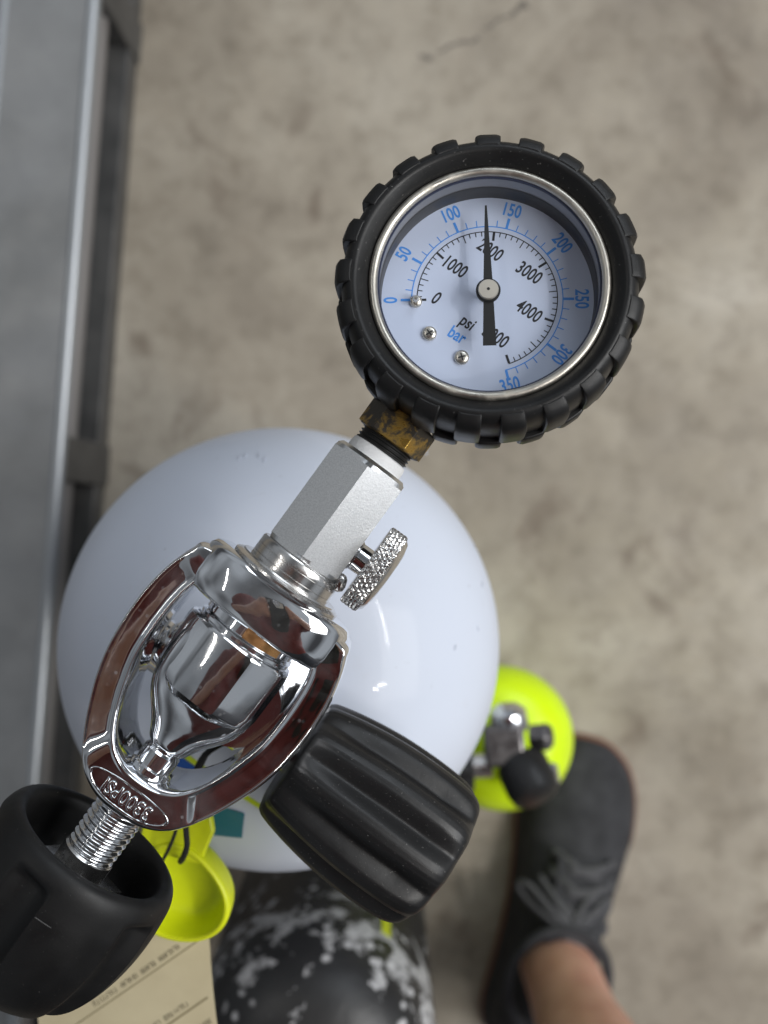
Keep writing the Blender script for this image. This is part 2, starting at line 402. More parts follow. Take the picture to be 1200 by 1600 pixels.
# faceted cap that sits on top of the head (three polished flats)
oct_ = []
def facet_ring(y, k, dz=0.0):
    prof = [(-16.6, -3), (-17.0, 2.0), (-16.2, 5.2), (-9.4, 12.6), (-7.2, 14.0), (2.8, 15.6), (5.6, 15.2), (13.6, 9.6), (16.2, 5.0), (16.2, -3)]
    return [(x * k, y, z * (0.55 + 0.45 * k) + dz) for x, z in prof]
fr = [facet_ring(-51.4, 0.90), facet_ring(-52.4, 0.985), facet_ring(-54.5, 1.0), facet_ring(-68.0, 0.985), facet_ring(-71.0, 0.94), facet_ring(-73.2, 0.83, -0.8), facet_ring(-74.0, 0.66, -2.2)]
mesh('valve_cap', *rings(fr), CHROME_CAST, white, MA, sharp=26, bevel=0.0007, bseg=3)
mesh('valve_face', *xf(T((0, -51.2, 0)) @ RX(90), lathe([(0, 0.6), (14.2, 0.6), (14.8, 0.0), (14.8, -0.8), (13.6, -1.3), (9.5, -1.3), (9.0, -0.4), (0, -0.4)], 64)), CHROME, white, MA)
# thick lower body on the post, and the burst plug on the far side
mesh('valve_trunk', *xf(T((1.5, -70.5, 0)), lathe([(0, -46), (14.5, -46), (16.5, -44), (17.6, -38), (18.2, -30), (18.0, -22), (16.6, -16), (13.6, -12), (9, -10.5), (0, -10.5)], 56)), CHROME_CAST, white, MA)
mesh('burst_plug', *xf(T((0, -72, -27)) @ RY(-90), lathe([(0, 14), (9.5, 14), (9.5, 19.5), (8.2, 20.5), (7.2, 21), (7.2, 25.5), (6.0, 27), (0, 27)], 40)), CHROME, white, MA)
# side arm carrying the knob
VZ = -28.0
mesh('valve_stem', *xf(T((0, -76, VZ)) @ RY(90), lathe([(0, 0), (10.5, 0), (10.5, 16), (9.0, 17.5), (7.0, 18), (7.0, 36), (0, 36)], 40)), CHROME, white, MA)
kp = [(0, 31.8), (13.0, 31.8), (17.8, 32.4), (19.4, 33.6), (20.4, 36), (21.8, 42), (23.2, 50), (24.1, 58), (24.5, 66), (24.5, 74), (24.0, 81), (22.8, 85), (20.6, 87.2), (16.8, 88.2), (9, 88.6), (0, 88.6)]
def smooth_prof(pr, n=4):
    return [tuple(p)[:2] for p in spline([(a, b, 0) for a, b in pr], n)]
def kr(r, z, a):
    if r < 12: return r
    w = 0.5 + 0.5 * math.cos(10 * a + 0.5)
    lobe = min(1.0, w * 1.35) ** 0.7
    amp = lerp_tab([(31, 0.5), (36, 1.3), (48, 2.9), (74, 3.7), (84, 2.4), (88, 0.6)], z)
    lip = 0.10 if 74.4 < z < 75.2 else 0
    return r - amp * (1 - lobe) - lip + 0.5 * (w > 0.86) * min(1, (w - 0.86) * 14) * 0.6
mesh('valve_knob', *xf(T((0, -76.5, VZ)) @ RY(90), lathe(smooth_prof(kp), 270, kr)), KNOB_RUBBER, white, MA, sharp=50)

# ------------------------------------------------------------------ the pressure checker: yoke, body, gauge
chk = root('tank_pressure_gauge', MA @ Vector((0, -62, -12)), 'chrome yoke pressure checker with round white-faced gauge in black rubber boot clamped to white tank', 'pressure gauge')
half_o = [(0, -110.8), (6, -110.4), (12.5, -107.6), (17.0, -103.4), (21.2, -96.5), (24.2, -90), (27.2, -82), (29.2, -73), (30.0, -62), (29.6, -53), (28.2, -45.5), (26.0, -39), (23.5, -35.4), (12, -34.6), (0, -34.4)]
half_i = [(0, -97.6), (5, -97.0), (9.0, -95.2), (12.0, -92.4), (14.6, -88.4), (16.9, -83.2), (19.0, -76.5), (20.4, -70.5), (20.9, -62), (20.6, -54), (19.8, -48.5), (18.4, -45.4), (16.6, -44.4), (9, -44.0), (0, -44.0)]
def closed_half(h, k=1.0):
    full = [(x * k, y, 0) for x, y in h] + [(-x * k, y, 0) for x, y in h[-2:0:-1]]
    return spline(full, 6, closed=True)
oc, ic = closed_half(half_o, 1.022), closed_half(half_i)
hh = lerp_tab
rs = []
for o_, i_ in zip(oc, ic):
    my = (o_.y + i_.y) / 2
    g = hh([(-104, 0), (-97.5, 0.0), (-95.5, 1.0), (-46, 1.0), (-43, 0.3), (-38, 0)], my)       # pressed groove on the arms only
    h = hh([(-110, 9.4), (-100, 9.4), (-90, 8.6), (-60, 8.4), (-45, 8.8), (-36, 8.8)], my)
    sec = [(0.00, -1.7), (0.00, 0.50), (0.02, 0.80), (0.06, 0.965), (0.10, 1.0), (0.14, 0.99),
           (0.17, 0.985 - 0.08 * g), (0.20, 0.975 - 0.135 * g), (0.50, 0.965 - 0.112 * g), (0.74, 0.95 - 0.107 * g), (0.85, 0.93 - 0.10 * g), (0.885, 0.90 - 0.02 * g),
           (0.91, 0.82), (0.965, 0.62), (1.0, 0.30), (1.0, -1.4), (0.965, -1.9), (0.88, -2.2), (0.72, -2.35), (0.25, -2.35), (0.06, -2.15)]
    rs.append([i_ + (o_ - i_) * s + Vector((0, 0, h * z)) for s, z in sec])
yoke = mesh('yoke_frame', *rings(rs, closed=True), CHROME, chk, MA, sharp=None, subsurf=1)
# boss behind the lettering, raised lens outline and cast letters
lens = []
for k in range(48):
    a = 2 * math.pi * k / 48
    lens.append(Vector((12.6 * math.copysign(abs(math.cos(a)) ** 0.85, math.cos(a)), -104.2 - 0.006 * (12.6 * math.cos(a)) ** 2 * -1 + 3.55 * math.sin(a), 8.75 - 0.10 * (math.sin(a) < 0))))
lr = [[p + (Vector((p.x, p.y + 104.2, 0)).normalized() * (0.55 * math.cos(b)) + Vector((0, 0, 0.55 * math.sin(b)))) for b in [2 * math.pi * q / 8 for q in range(8)]] for p in lens]
mesh('lens_rim', *rings(lr, closed=True), CHROME, yoke, MA, sharp=None)
tv, tf = text_mesh('3300PSI', 5.8, 0.82, -0.10, 0.5, 0.0, 4, 0.32)
tv = [Vector((p.x, p.y, p.z)) for p in tv]
mesh('cast_lettering', *xf(T((0, -104.0, 9.05)) @ RZ(180), (tv, tf)), CHROME, yoke, MA, sharp=60)
# collar (oval ring through which the adapter passes)
def oval(y, ax, az, n=72, e=0.86):
    return [(ax * math.copysign(abs(math.cos(a)) ** e, math.cos(a)), y, az * math.copysign(abs(math.sin(a)) ** e, math.sin(a))) for a in [2 * math.pi * k / n for k in range(n)]]
cp = [(-46.6, 13.6, 12.6), (-46.9, 20.6, 13.5), (-46.6, 22.2, 14.2), (-45.6, 23.3, 14.8), (-42.0, 24.0, 15.1), (-38.0, 24.0, 15.0), (-34.6, 23.5, 14.6), (-33.0, 22.4, 14.0), (-32.4, 20.6, 13.2), (-32.3, 15.5, 12.2), (-32.3, 13.0, 12.0)]
mesh('collar', *rings([oval(*q) for q in cp]), CHROME, chk, MA, sharp=70)
def lathe_y(prof, seg=64, rf=None): # profile of (r, y) about the assembly axis
    return xf(RX(-90), lathe(prof, seg, rf))
mesh('seat', *lathe_y([(0, -50.2), (9, -50.2), (9.6, -49.8), (13.6, -49.8), (14.2, -49.2), (14.2, -46.2), (0, -46.2)], 80), CHROME, chk, MA)
_refl = [[((rr) * math.sin(R(a)), y, rr * math.cos(R(a))) for rr, y in ((14.0, -49.3), (14.5, -49.3), (14.5, -46.3), (14.0, -46.3))] for a in range(-2, 47, 3)]
mesh('seat_reflection', *rings(_refl), REFLECT_ORANGE, chk, MA)  # orange reflection on the seat, painted in as a coloured arc
mesh('retaining_ring', *lathe_y([(0, -32.6), (16.6, -32.6), (17.2, -32.1), (17.2, -31.4), (16.2, -30.8), (15.4, -30.6), (15.2, -30.2), (0, -30.2)], 80), STEEL, chk, MA)
mesh('adapter_sleeve', *lathe_y([(0, -31), (12.6, -31), (12.9, -30.6), (12.9, -29.0), (12.75, -28.9), (12.9, -28.8), (12.9, -26.6), (12.78, -26.5), (12.9, -26.4), (12.9, -24.6), (12.5, -24.0), (11.0, -23.8), (0, -23.8)], 80), STEEL, chk, MA)
# hexagonal body
def hexbar(Rc, y0, y1, ch, a0=90, seg=6, sub=10):
    """hexagonal bar about Y with turned (rounded) ends"""
    prof = []
    rs_ = []
    ai = Rc * math.cos(math.pi / 6)
    n = 6 * sub
    def hexr(a):
        q = ((math.degrees(a) - a0) % 60) - 30
        return ai / math.cos(R(q))
    for y, lim in ((y0, ai - 0.9), (y0 + ch * 0.45, ai + (Rc - ai) * 0.25), (y0 + ch, Rc + 1), (y0 + ch + 0.15, Rc + 1), (y1 - ch - 0.15, Rc + 1), (y1 - ch, Rc + 1), (y1 - ch * 0.45, ai + (Rc - ai) * 0.25), (y1, ai - 0.9)):
        rs_.append([(min(hexr(2 * math.pi * k / n), lim) * math.cos(2 * math.pi * k / n), y, min(hexr(2 * math.pi * k / n), lim) * math.sin(2 * math.pi * k / n)) for k in range(n)])
    return rings(rs_)
body = mesh('hexagonal_body', *hexbar(12.9, -24.6, 9.6, 2.2, 90, sub=14), SATIN, chk, MA, sharp=7)
mesh('thread_tape', *lathe_y([(0, 9), (8.3, 9), (8.75, 9.8), (8.7, 11.6), (8.4, 12.8), (7.6, 13.2), (0, 13.2)], 48), TAPE, chk, MA)
def helix(r0, y0, y1, pitch, depth, seg=56, steps=None):
    rs_ = []; n = int((y1 - y0) / pitch * 12)
    for i in range(n + 1):
        y = y0 + (y1 - y0) * i / n; ring = []
        for k in range(seg):
            a = 2 * math.pi * k / seg
            t = ((y / pitch + a / (2 * math.pi)) % 1.0)
            rr = r0 - depth * (0.5 + 0.5 * math.cos(2 * math.pi * t)) ** 0.8
            ring.append((rr * math.cos(a), y, rr * math.sin(a)))
        rs_.append(ring)
    return rings(rs_)
mesh('threaded_stem', *helix(8.3, 12.6, 17.0, 1.1, 0.6), BLACK, chk, MA, sharp=None)
mesh('brass_nut', *hexbar(10.4, 16.4, 25.4, 0.7, 60), BRASS, chk, MA, sharp=18, bevel=0.0001)
mesh('gauge_neck', *lathe_y([(0, 25), (7.2, 25), (7.2, 34), (0, 34)], 32), BRASS, chk, MA)
# bleed screw with knurled wheel
bw = []; nk, na = 288, 25
for j in range(na):
    x = 15.0 + 5.7 * j / (na - 1); ring = []
    edge = min(1, j / 1.5, (na - 1 - j) / 1.5)
    for k in range(nk):
        a = 2 * math.pi * k / nk
        u = a / (2 * math.pi) * 44; v = j / (na - 1) * 5.0
        def tri(t): return abs(2 * (t % 1.0) - 1)
        hgt = min(tri(u + v * 0.5), tri(u - v * 0.5))
        rr = 12.1 - 0.25 * (1 - edge) + 0.80 * min(0.8, hgt * 1.3) * edge
        ring.append((x, rr * math.cos(a), rr * math.sin(a)))
    bw.append(ring)
KN = T((0, -14.6, 0.5))
wheel = mesh('bleed_knob', *xf(KN, rings(bw)), STEEL, chk, MA, sharp=25)
mesh('wheel_face', *xf(KN @ RY(90), lathe([(0, 20.6), (11.9, 20.6), (11.0, 21.6), (8.0, 22.4), (3.6, 22.6), (3.2, 22.0), (0, 22.0)], 64)), STEEL, wheel, MA)
mesh('knob_stem', *xf(KN @ RY(90), lathe([(0, 9), (4.6, 9), (4.6, 11.4), (4.2, 11.8), (4.2, 15.2), (0, 15.2)], 40)), CHROME, wheel, MA)
mesh('stop_pin', *xf(T((12.4, -23.2, 1.5)) @ RZ(20), tube([(0, -2.6, 0), (0, -2.1, 0), (0, -0.8, 0), (0, 1.2, 0), (0, 2.2, 0), (0, 2.7, 0)], [0.5, 1.3, 1.8, 1.8, 1.3, 0.5], 16)), STEEL, body, MA)
# yoke screw
mesh('yoke_screw', *helix(7.5, -125.4, -106.0, 2.0, 1.0, 96), CHROME, chk, MA, sharp=None)
mesh('screw_collar', *lathe_y([(0, -142), (7.6, -142), (7.7, -135), (7.7, -125.6), (7.1, -125.0), (0, -125.0)], 56), STEEL, chk, MA)
mesh('screw_tip', *lathe_y([(0, -104), (5.6, -104), (5.6, -97.4), (6.4, -97.0), (6.4, -95.4), (5.5, -95.0), (5.5, -90.6), (4.6, -89.4), (0, -88.6)], 48), CHROME, chk, MA)
# big black hand knob of the yoke, hollow towards the yoke
kp2 = [(0, -139), (12, -139), (17.5, -138.6), (19.8, -137), (20.9, -134), (21.2, -129), (21.5, -125), (22.4, -122.6), (24.2, -121.8), (26.2, -123.0), (27.5, -126), (28.1, -131), (28.4, -136), (28.2, -142), (27.2, -149), (25.2, -156), (22.2, -162), (18, -166.2), (12, -168.6), (6, -169.4), (0, -169.5)]
kp2s = smooth_prof(kp2, 5)
def kr2(r, y, a):
    if y > -126.5 or r < 16 or y < -169: return r
    if r < 22.5 and y > -140: return r
    t = min(1, max(0, (-127.0 - y) / 3.2)); t = t * t * (3 - 2 * t)
    q = ((math.degrees(a) + 104 + 36) % 72) - 36
    gr = max(0, 1 - (abs(q) / 12.5) ** 2.6)
    return r - 3.4 * gr * t * lerp_tab([(-169, 0.5), (-157, 1), (-130, 1)], y)
yk = mesh('yoke_knob', *lathe_y(kp2s, 240, kr2), KNOB_PLASTIC, chk, MA, sharp=50)
SEAM = mat('moulding_seam', (0.16, 0.16, 0.16), 0.5)
sq = 10.8
mesh('square_nut', *xf(T((0, -134.0, 0)) @ RX(90) @ RZ(24), box(-sq, sq, -sq, sq, -2.2, 2.2)), STEEL, yk, MA, bevel=0.0004)
def on_knob(y, deg, off=0.06):
    a = R(deg); prof = [p for p in kp2s if p[1] < -123 and p[0] > 18]
    r = min(prof, key=lambda p: abs(p[1] - y))[0]
    r = kr2(r, y, a) + off
    return RX(-90) @ Vector((r * math.cos(a), r * math.sin(a), y))
for d0, d1 in ((-150, -117), (-91, -45), (-19, 10)):
    mesh('moulding_line', *tube([on_knob(-134.4 - 0.5 * math.sin(R((d0 + (d1 - d0) * t / 14) * 3)), d0 + (d1 - d0) * t / 14) for t in range(15)], 0.07, 5), SEAM, yk, MA)

# ---- gauge head: frame G in mm, z = out of the dial, angles as seen in the photograph
gc = at(761, 467, 0.2875)
lean = Vector((-0.055, 0.125, 1)).normalized()
q = Vector((0, 0, 1)).rotation_difference(lean).to_matrix().to_4x4()
MG = T(gc) @ q @ MM
bprof = [(31.2, 10.0), (31.85, 13.0), (32.3, 13.9), (34.7, 16.7), (35.4, 17.2), (36.2, 17.2), (37.4, 16.4), (38.5, 14.7), (39.2, 12.1), (39.4, 7), (39.4, -4), (39.1, -8), (38.0, -10.8), (34.0, -12.6), (20, -13.2), (0, -13.2)]
boot = mesh('rubber_boot', *lathe(bprof, 168, cap=False), RUBBER, chk, MG, sharp=40)
def lug(path, inner, half, seg=6):
    rs_ = []
    for k in range(seg + 1):
        a = R(-half + 2 * half * k / seg); edge = 0.0 if 0 < k < seg else 0.35
        rs_.append([((r - edge) * math.cos(a), (r - edge) * math.sin(a), z) for r, z in path] + [(r * math.cos(a), r * math.sin(a), z) for r, z in inner])
    return rings(rs_)
front = lug([(36.5, 17.2), (38.3, 16.7), (40.1, 15.3), (41.0, 12.8), (41.2, 9), (41.2, 2.6), (40.8, 2.0)], [(38.8, 2.0), (38.8, 9), (37.8, 13.6), (36.2, 16.0)], 4.9)
back = lug([(40.8, 1.4), (41.1, 0.9), (41.0, -5.5), (40.2, -8.8), (38.0, -11.6)], [(36.4, -10.6), (38.6, -7), (38.8, 1.4)], 5.0)
def lug_mesh(name, vf):
    me = bpy.data.meshes.new(name); me.from_pydata([tuple(p) for p in vf[0]], [], vf[1])
    bm = bmesh.new(); bm.from_mesh(me); bmesh.ops.recalc_face_normals(bm, faces=bm.faces)
    bm.to_mesh(me); bm.free(); me.materials.append(RUBBER); me.shade_smooth(); me.set_sharp_from_angle(angle=R(38)); return me
mf, mb = lug_mesh('tread_lug', front), lug_mesh('tread_lug', back)
NL = 21
for k in range(NL):
    for me, off in ((mf, 90), (mb, 90 + 180 / NL)):
        o = bpy.data.objects.new('tread_lug', me); put(o, boot, MG @ RZ(off + k * 360 / NL))
        bv = o.modifiers.new('b', 'BEVEL'); bv.width = 0.32; bv.segments = 2; bv.limit_method = 'ANGLE'; bv.angle_limit = R(40)
mesh('bezel', *lathe([(31.9, 9.50), (31.9, 13.10), (31.7, 14.00), (31.0, 14.50), (30.3, 14.40), (29.7, 13.90), (29.5, 13.30), (29.5, 9.50)], 144, cap=False), BEZEL, chk, MG, sharp=50)
mesh('gasket_ring', *lathe([(29.6, 12.95), (29.1, 12.90), (29.0, 12.50), (29.1, 12.10), (29.6, 12.10)], 120, cap=False), GASKET, chk, MG)
mesh('case_wall', *lathe([(29.55, 12.5), (29.45, 12.1), (29.45, 7.0), (29.2, 6.6)], 120, cap=False), WALL, chk, MG)
mesh('case_wall_shade', *lathe([(29.3, 6.9), (29.1, 6.4), (29.2, -0.6)], 120, cap=False), SHADEWALL, chk, MG)  # lower case wall, its shadow put into the colour
mesh('glass', *lathe([(0, 13.05), (29.84, 13.05)], 96, cap=False), GLASS, chk, MG, sharp=None)
dial = mesh('dial', *lathe([(0, -0.9), (29.28, -0.9), (29.28, 0.0), (0, 0.0)], 120), DIAL, chk, MG, sharp=30)
PPM = 5.66
def bar_a(b): return 180 - (max(b, 10) - 10) * 0.7535
def arc_strip(r0, r1, a0, a1, z, n=120):
    v, f = [], []
    for i in range(n + 1):
        a = R(a0 + (a1 - a0) * i / n)
        v += [(r0 * math.cos(a), r0 * math.sin(a), z), (r1 * math.cos(a), r1 * math.sin(a), z)]
        if i: f.append((2 * i - 2, 2 * i - 1, 2 * i + 1, 2 * i))
    return v, f
def tick(a, r0, r1, w, z):
    a = R(a); d = Vector((math.cos(a), math.sin(a), 0)); s = Vector((-d.y, d.x, 0)) * w / 2
    zz = Vector((0, 0, z))
    return [d * r0 - s + zz, d * r1 - s + zz, d * r1 + s + zz, d * r0 + s + zz], [(0, 1, 2, 3)]
BR, PR = 20.65, 19.45
parts = [arc_strip(BR, BR + 0.30, bar_a(0) + 0.6, bar_a(350) - 0.6, 0.06)]
for b in [0] + list(range(20, 351, 10)):
    big = b % 50 == 0
    parts.append(tick(bar_a(b), BR + 0.3, BR + (3.2 if big else 2.05), 0.72 if big else 0.26, 0.06))
mesh('bar_scale', *join(*parts), BLUE, dial, MG, sharp=None)
parts = [arc_strip(PR - 0.28, PR, bar_a(0) + 0.3, bar_a(344.7) - 0.6, 0.06)]
for p in [0] + list(range(200, 5001, 100)):
    big = p % 1000 == 0; mid = p % 500 == 0
    parts.append(tick(bar_a(p * 0.0689476), PR - (2.7 if big else 2.4 if mid else 1.45), PR - 0.28, 0.66 if big else 0.27, 0.06))
mesh('psi_scale', *join(*parts), INK, dial, MG, sharp=None)
for b in range(0, 351, 50):
    a = bar_a(b); rr = {0: 26.5, 50: 26.5, 100: 26.4, 150: 26.2, 200: 26.0, 250: 25.8, 300: 25.6, 350: 25.2}[b]
    rot = a - 90 if b != 350 else a + 90
    mesh('bar_numeral', *xf(T((rr * math.cos(R(a)), rr * math.sin(R(a)), 0.05)) @ RZ(rot), text_mesh(str(b), 5.2, 0.70, 0.12)), BLUE, dial, MG, sharp=None)
for s_, x, y in (('0', -80, 2), ('1000', -51, 53), ('2000', 5, 79), ('3000', 65, 41), ('4000', 64, -21), ('5000', 12, -61)):
    mesh('psi_numeral', *xf(T((x / PPM, y / PPM, 0.05)) @ RZ(-35), text_mesh(s_, 5.3, 0.68, 0.10, shear=0.1)), INK, dial, MG, sharp=None)
mesh('psi_lettering', *xf(T((-31 / PPM, -38 / PPM, 0.05)) @ RZ(-35), text_mesh('psi', 4.9, 0.74, 0.08, shear=0.12)), INK, dial, MG, sharp=None)
mesh('bar_lettering', *xf(T((-47 / PPM, -58 / PPM, 0.05)) @ RZ(-33), text_mesh('bar', 4.9, 0.76, 0.11)), BLUE, dial, MG, sharp=None)
SCREWM = chrome_mat('dial_screw', (0.70, 0.66, 0.58), 0.22)
for x, y in ((-90, -55), (-40, -94)):
    sm = T((x / PPM, y / PPM, 0))
    sc = mesh('dial_screw', *xf(sm, lathe([(2.05, 0.0), (2.05, 0.5), (1.75, 0.95), (1.1, 1.2), (0, 1.25)], 28, cap=False)), SCREWM, dial, MG, sharp=40)
    mesh('cross_slot', *xf(sm @ RZ(random.uniform(10, 70)), join(box(-1.05, 1.05, -0.2, 0.2, 0.9, 1.262), xf(RZ(90), box(-1.05, 1.05, -0.2, 0.2, 0.9, 1.266)))), BLACK, dial, MG)
mesh('stop_post', *xf(T((-111 / PPM, -3 / PPM, 0)), lathe([(1.75, 0), (1.75, 0.6), (1.45, 1.1), (0.85, 1.3), (0.8, 3.2), (0.55, 3.7), (0, 3.8)], 24, cap=False)), SCREWM, dial, MG, sharp=45)
HZ = 7.0
na_ = R(91.0); dvec = Vector((math.cos(na_), math.sin(na_), 0)); svec = Vector((-dvec.y, dvec.x, 0))
np_ = [dvec * a + svec * b for a, b in ((24.0, 0.26), (24.0, -0.26), (3.0, -1.25), (-2.8, -1.4), (-15.2, -1.8), (-15.2, 1.8), (-2.8, 1.35), (3.0, 1.2))]
needle = mesh('needle', *prism([(p.x, p.y) for p in np_], HZ - 0.3, HZ), BLACK, chk, MG, sharp=30)
mesh('needle_boss', *lathe([(0, -0.4), (1.2, -0.4), (1.2, 5.6), (3.25, 6.0), (3.35, 7.2), (3.1, 7.55), (0, 7.55)], 40), BLACK, needle, MG)
mesh('hub', *lathe([(0, 7.5), (2.75, 7.5), (2.75, 8.1), (2.55, 8.35), (0.42, 8.4), (0.40, 8.1), (0, 8.05)], 48), NICKEL, needle, MG, sharp=40)
mesh('hub_hole', *lathe([(0, 8.06), (0.42, 8.415), (0, 8.42)], 16), BLACK, needle, MG)

# ------------------------------------------------------------------ yellow dust cap on a cord
YCAP = mat('fluorescent_yellow_plastic', (0.74, 0.82, 0.010), 0.42)
bsdf(YCAP).inputs['Subsurface Weight'].default_value = 0.25
bsdf(YCAP).inputs['Subsurface Radius'].default_value = (0.004, 0.004, 0.0005); bsdf(YCAP).inputs['Subsurface Scale'].default_value = 0.6
setc(YCAP, mixc(YCAP, ramp(YCAP, noise(YCAP, coords(YCAP), 90, 6, 0.7), [(0.48, 0.0), (0.78, 0.35)]), (0.74, 0.82, 0.010), (0.48, 0.50, 0.03)))
setr(YCAP, ramp(YCAP, noise(YCAP, coords(YCAP), 60, 4), [(0.3, 0.36), (0.7, 0.5)]))
CORD = mat('black_cord', (0.012, 0.012, 0.013), 0.8)
cc = at(277, 1400, 0.360)
MC = T(cc) @ RZ(-14) @ RX(10) @ RY(-8) @ MM
cap = root('dust_cap', cc - Vector((0, 0, 0.013)), 'bright yellow plastic dust cap hanging between chrome yoke and black tank', 'dust cap')
def cup_r(r, z, a): return r * (1 + 0.045 * math.cos(3 * a + 0.5) + 0.03 * math.cos(2 * a + 1.0))
cprof = smooth_prof([(0, -12.8), (8, -12.6), (12.4, -11.4), (14.4, -8), (15.3, -4), (15.9, -0.8), (16.6, 0.3), (17.6, 0.0), (18.0, -1.2), (17.5, -6), (16.4, -11), (14, -14), (9, -15), (0, -15)], 3)
cupb = mesh('cup', *lathe(cprof, 64, cup_r), YCAP, cap, MC, sharp=None)
tabp = [(-13, 10), (-13, 24), (-9, 31), (0, 34), (9, 31), (12, 24), (10, 11)]
mesh('tab', *xf(T((-5, 2, -1.4)) @ RX(-4), prism(tabp, -1.6, 1.4)), YCAP, cap, MC, bevel=0.0009)
cpts = [at(282, 1346, 0.357), at(287, 1338, 0.352), at(292, 1322, 0.349), at(291, 1300, 0.347), at(290, 1278, 0.345), at(296, 1240, 0.342), at(320, 1180, 0.338), Vector((tx - 0.004, ty - 0.0165, H - 0.338))]
mesh('cord', *tube(spline(cpts, 6), 0.00105, 8), CORD, cap, None)

# ------------------------------------------------------------------ manila tag
TAGM = mat('manila_card', (0.46, 0.39, 0.235), 0.75)
_c = coords(TAGM); setc(TAGM, ramp(TAGM, noise(TAGM, _c, 50, 5), [(0.3, (0.49, 0.42, 0.27)), (0.7, (0.57, 0.50, 0.33))]))
bump(TAGM, noise(TAGM, _c, 700, 4), 0.12, 0.0004)
tag = root('paper_tag', at(240, 1560, 0.395), 'tan manila paper tag with printed lines under the large black yoke knob', 'paper tag')
def tag_pt(u, v, off=0.0):
    """u along the printed lines (mm), v down the tag (mm)"""
    b = at(324, 1452, 0.372)
    ux, uy = Vector((-0.825, -0.565, 0)), Vector((0.565, -0.825, 0))
    z = -0.0035 * v - 0.0 + 1.6 * math.sin(v / 26.0) - 0.0016 * (u - 40) ** 2 * 0.35
    return b + (ux * u + uy * v) * 0.001 + Vector((0, 0, (z - 6 + off) * 0.001))
def tag_edge(v): return 1.0 + 1.6 * math.sin(max(0, v) / 24.0 * 1.2) + 0.50 * v
v_, f_ = [], []
nu, nv = 24, 26
for k in (0, 1):
    for i in range(nu + 1):
        for j in range(nv + 1):
            v = -14 + 82 * j / nv; u0 = tag_edge(v)
            v_.append(tag_pt(u0 + (74 - 0) * i / nu, v, -0.3 * k))
def gi(k, i, j): return k * (nu + 1) * (nv + 1) + i * (nv + 1) + j
for i in range(nu):
    for j in range(nv):
        for k in (0, 1): f_.append((gi(k, i, j), gi(k, i + 1, j), gi(k, i + 1, j + 1), gi(k, i, j + 1)))
for i in range(nu):
    for j in (0, nv): f_.append((gi(0, i, j), gi(0, i + 1, j), gi(1, i + 1, j), gi(1, i, j)))
for j in range(nv):
    for i in (0, nu): f_.append((gi(0, i, j), gi(0, i, j + 1), gi(1, i, j + 1), gi(1, i, j)))
card = mesh('card', v_, f_, TAGM, tag, None, sharp=40)
mesh('tag_string', *tube(spline([tag_pt(30, -11, 0.4), tag_pt(24, -18, 3), at(262, 1330, 0.352), at(290, 1250, 0.346), Vector((tx - 0.010, ty - 0.0135, H - 0.342))], 6), 0.0006, 6), CORD, tag, None)
TINK = mat('faded_print', (0.10, 0.085, 0.05), 0.8); TLINE = mat('rule_print', (0.24, 0.20, 0.11), 0.8)
def strip(u0, u1, v, w, m, nm):
    u0 = max(u0, tag_edge(v) + 2.5); u1 = max(u1, u0 + 0.25)
    n = max(2, int(abs(u1 - u0) / 2)); V, Fq = [], []
    for i in range(n + 1):
        u = u0 + (u1 - u0) * i / n
        V += [tag_pt(u, v - w / 2, 0.10), tag_pt(u, v + w / 2, 0.10)]
        if i: Fq.append((2 * i - 2, 2 * i - 1, 2 * i + 1, 2 * i))
    return V, Fq
def word(u0, n, v, h):
    ps = []; u = u0
    for i in range(n):
        ps.append(strip(u, u + 0.28, v, h * random.uniform(0.75, 1.1), TINK, ''))
        if random.random() < 0.8: ps.append(strip(u, u + 0.95, v + random.choice((-0.42, 0.42, 0.05)) * h, 0.26, TINK, ''))
        if random.random() < 0.5: ps.append(strip(u + 0.7, u + 0.95, v, h, TINK, ''))
        u += 1.28
    return ps, u
def line(u0, words, v, h):
    ps = []; u = u0 + 0.5 * v
    for n in words:
        p, u = word(u, n, v, h); ps += p; u += 1.5
    mesh('printed_words', *join(*ps), TINK, card, None, sharp=None)
mesh('rule_line', *join(strip(4.5, 70, 3.0, 0.45, TLINE, '')), TLINE, card, None, sharp=None)
line(14, (7, 5, 6, 8), 0.6, 1.9)
line(13.5, (8, 6, 4, 9), 19.2, 1.9)
mesh('rule_line', *strip(4.0, 70, 21.6, 0.75, TLINE, ''), TLINE, card, None, sharp=None)
line(2.5, (9, 6, 5, 7), 29.0, 2.1)
mesh('rule_line', *strip(1, 70, 41, 0.6, TLINE, ''), TLINE, card, None, sharp=None)

# ------------------------------------------------------------------ black scuffed tank
bt = (at(490, 1620, 0.585).x, at(490, 1620, 0.585).y); bz = H - 0.585
blk = root('scuba_tank', (*bt, 0), 'black scuba tank with scuffed white wear marks beside the paper tag', 'scuba tank', 'scuba tanks standing on the floor')
BT = mat('scuffed_black_paint', (0.012, 0.012, 0.013), 0.32)
_c = coords(BT)
_w = noise(BT, _c, 62, 5, 0.60, 0.4)
_geo = N(BT, 'ShaderNodeNewGeometry'); _nz = N(BT, 'ShaderNodeSeparateXYZ')
_xyz = N(BT, 'ShaderNodeSeparateXYZ'); lk(BT, N(BT, 'ShaderNodeTexCoord').outputs['Object'], _xyz.inputs[0])
_band = ramp(BT, math_(BT, 'MULTIPLY', math_(BT, 'SUBTRACT', _xyz.outputs[2], bz - 0.05), 10.0), [(0.0, 0.02), (0.30, 0.10), (0.52, 0.17), (0.80, 0.10), (1.0, 0.0)])
_f = ramp(BT, math_(BT, 'ADD', _w, _band), [(0.635, 0.0), (0.66, 0.75), (0.74, 1.0)])
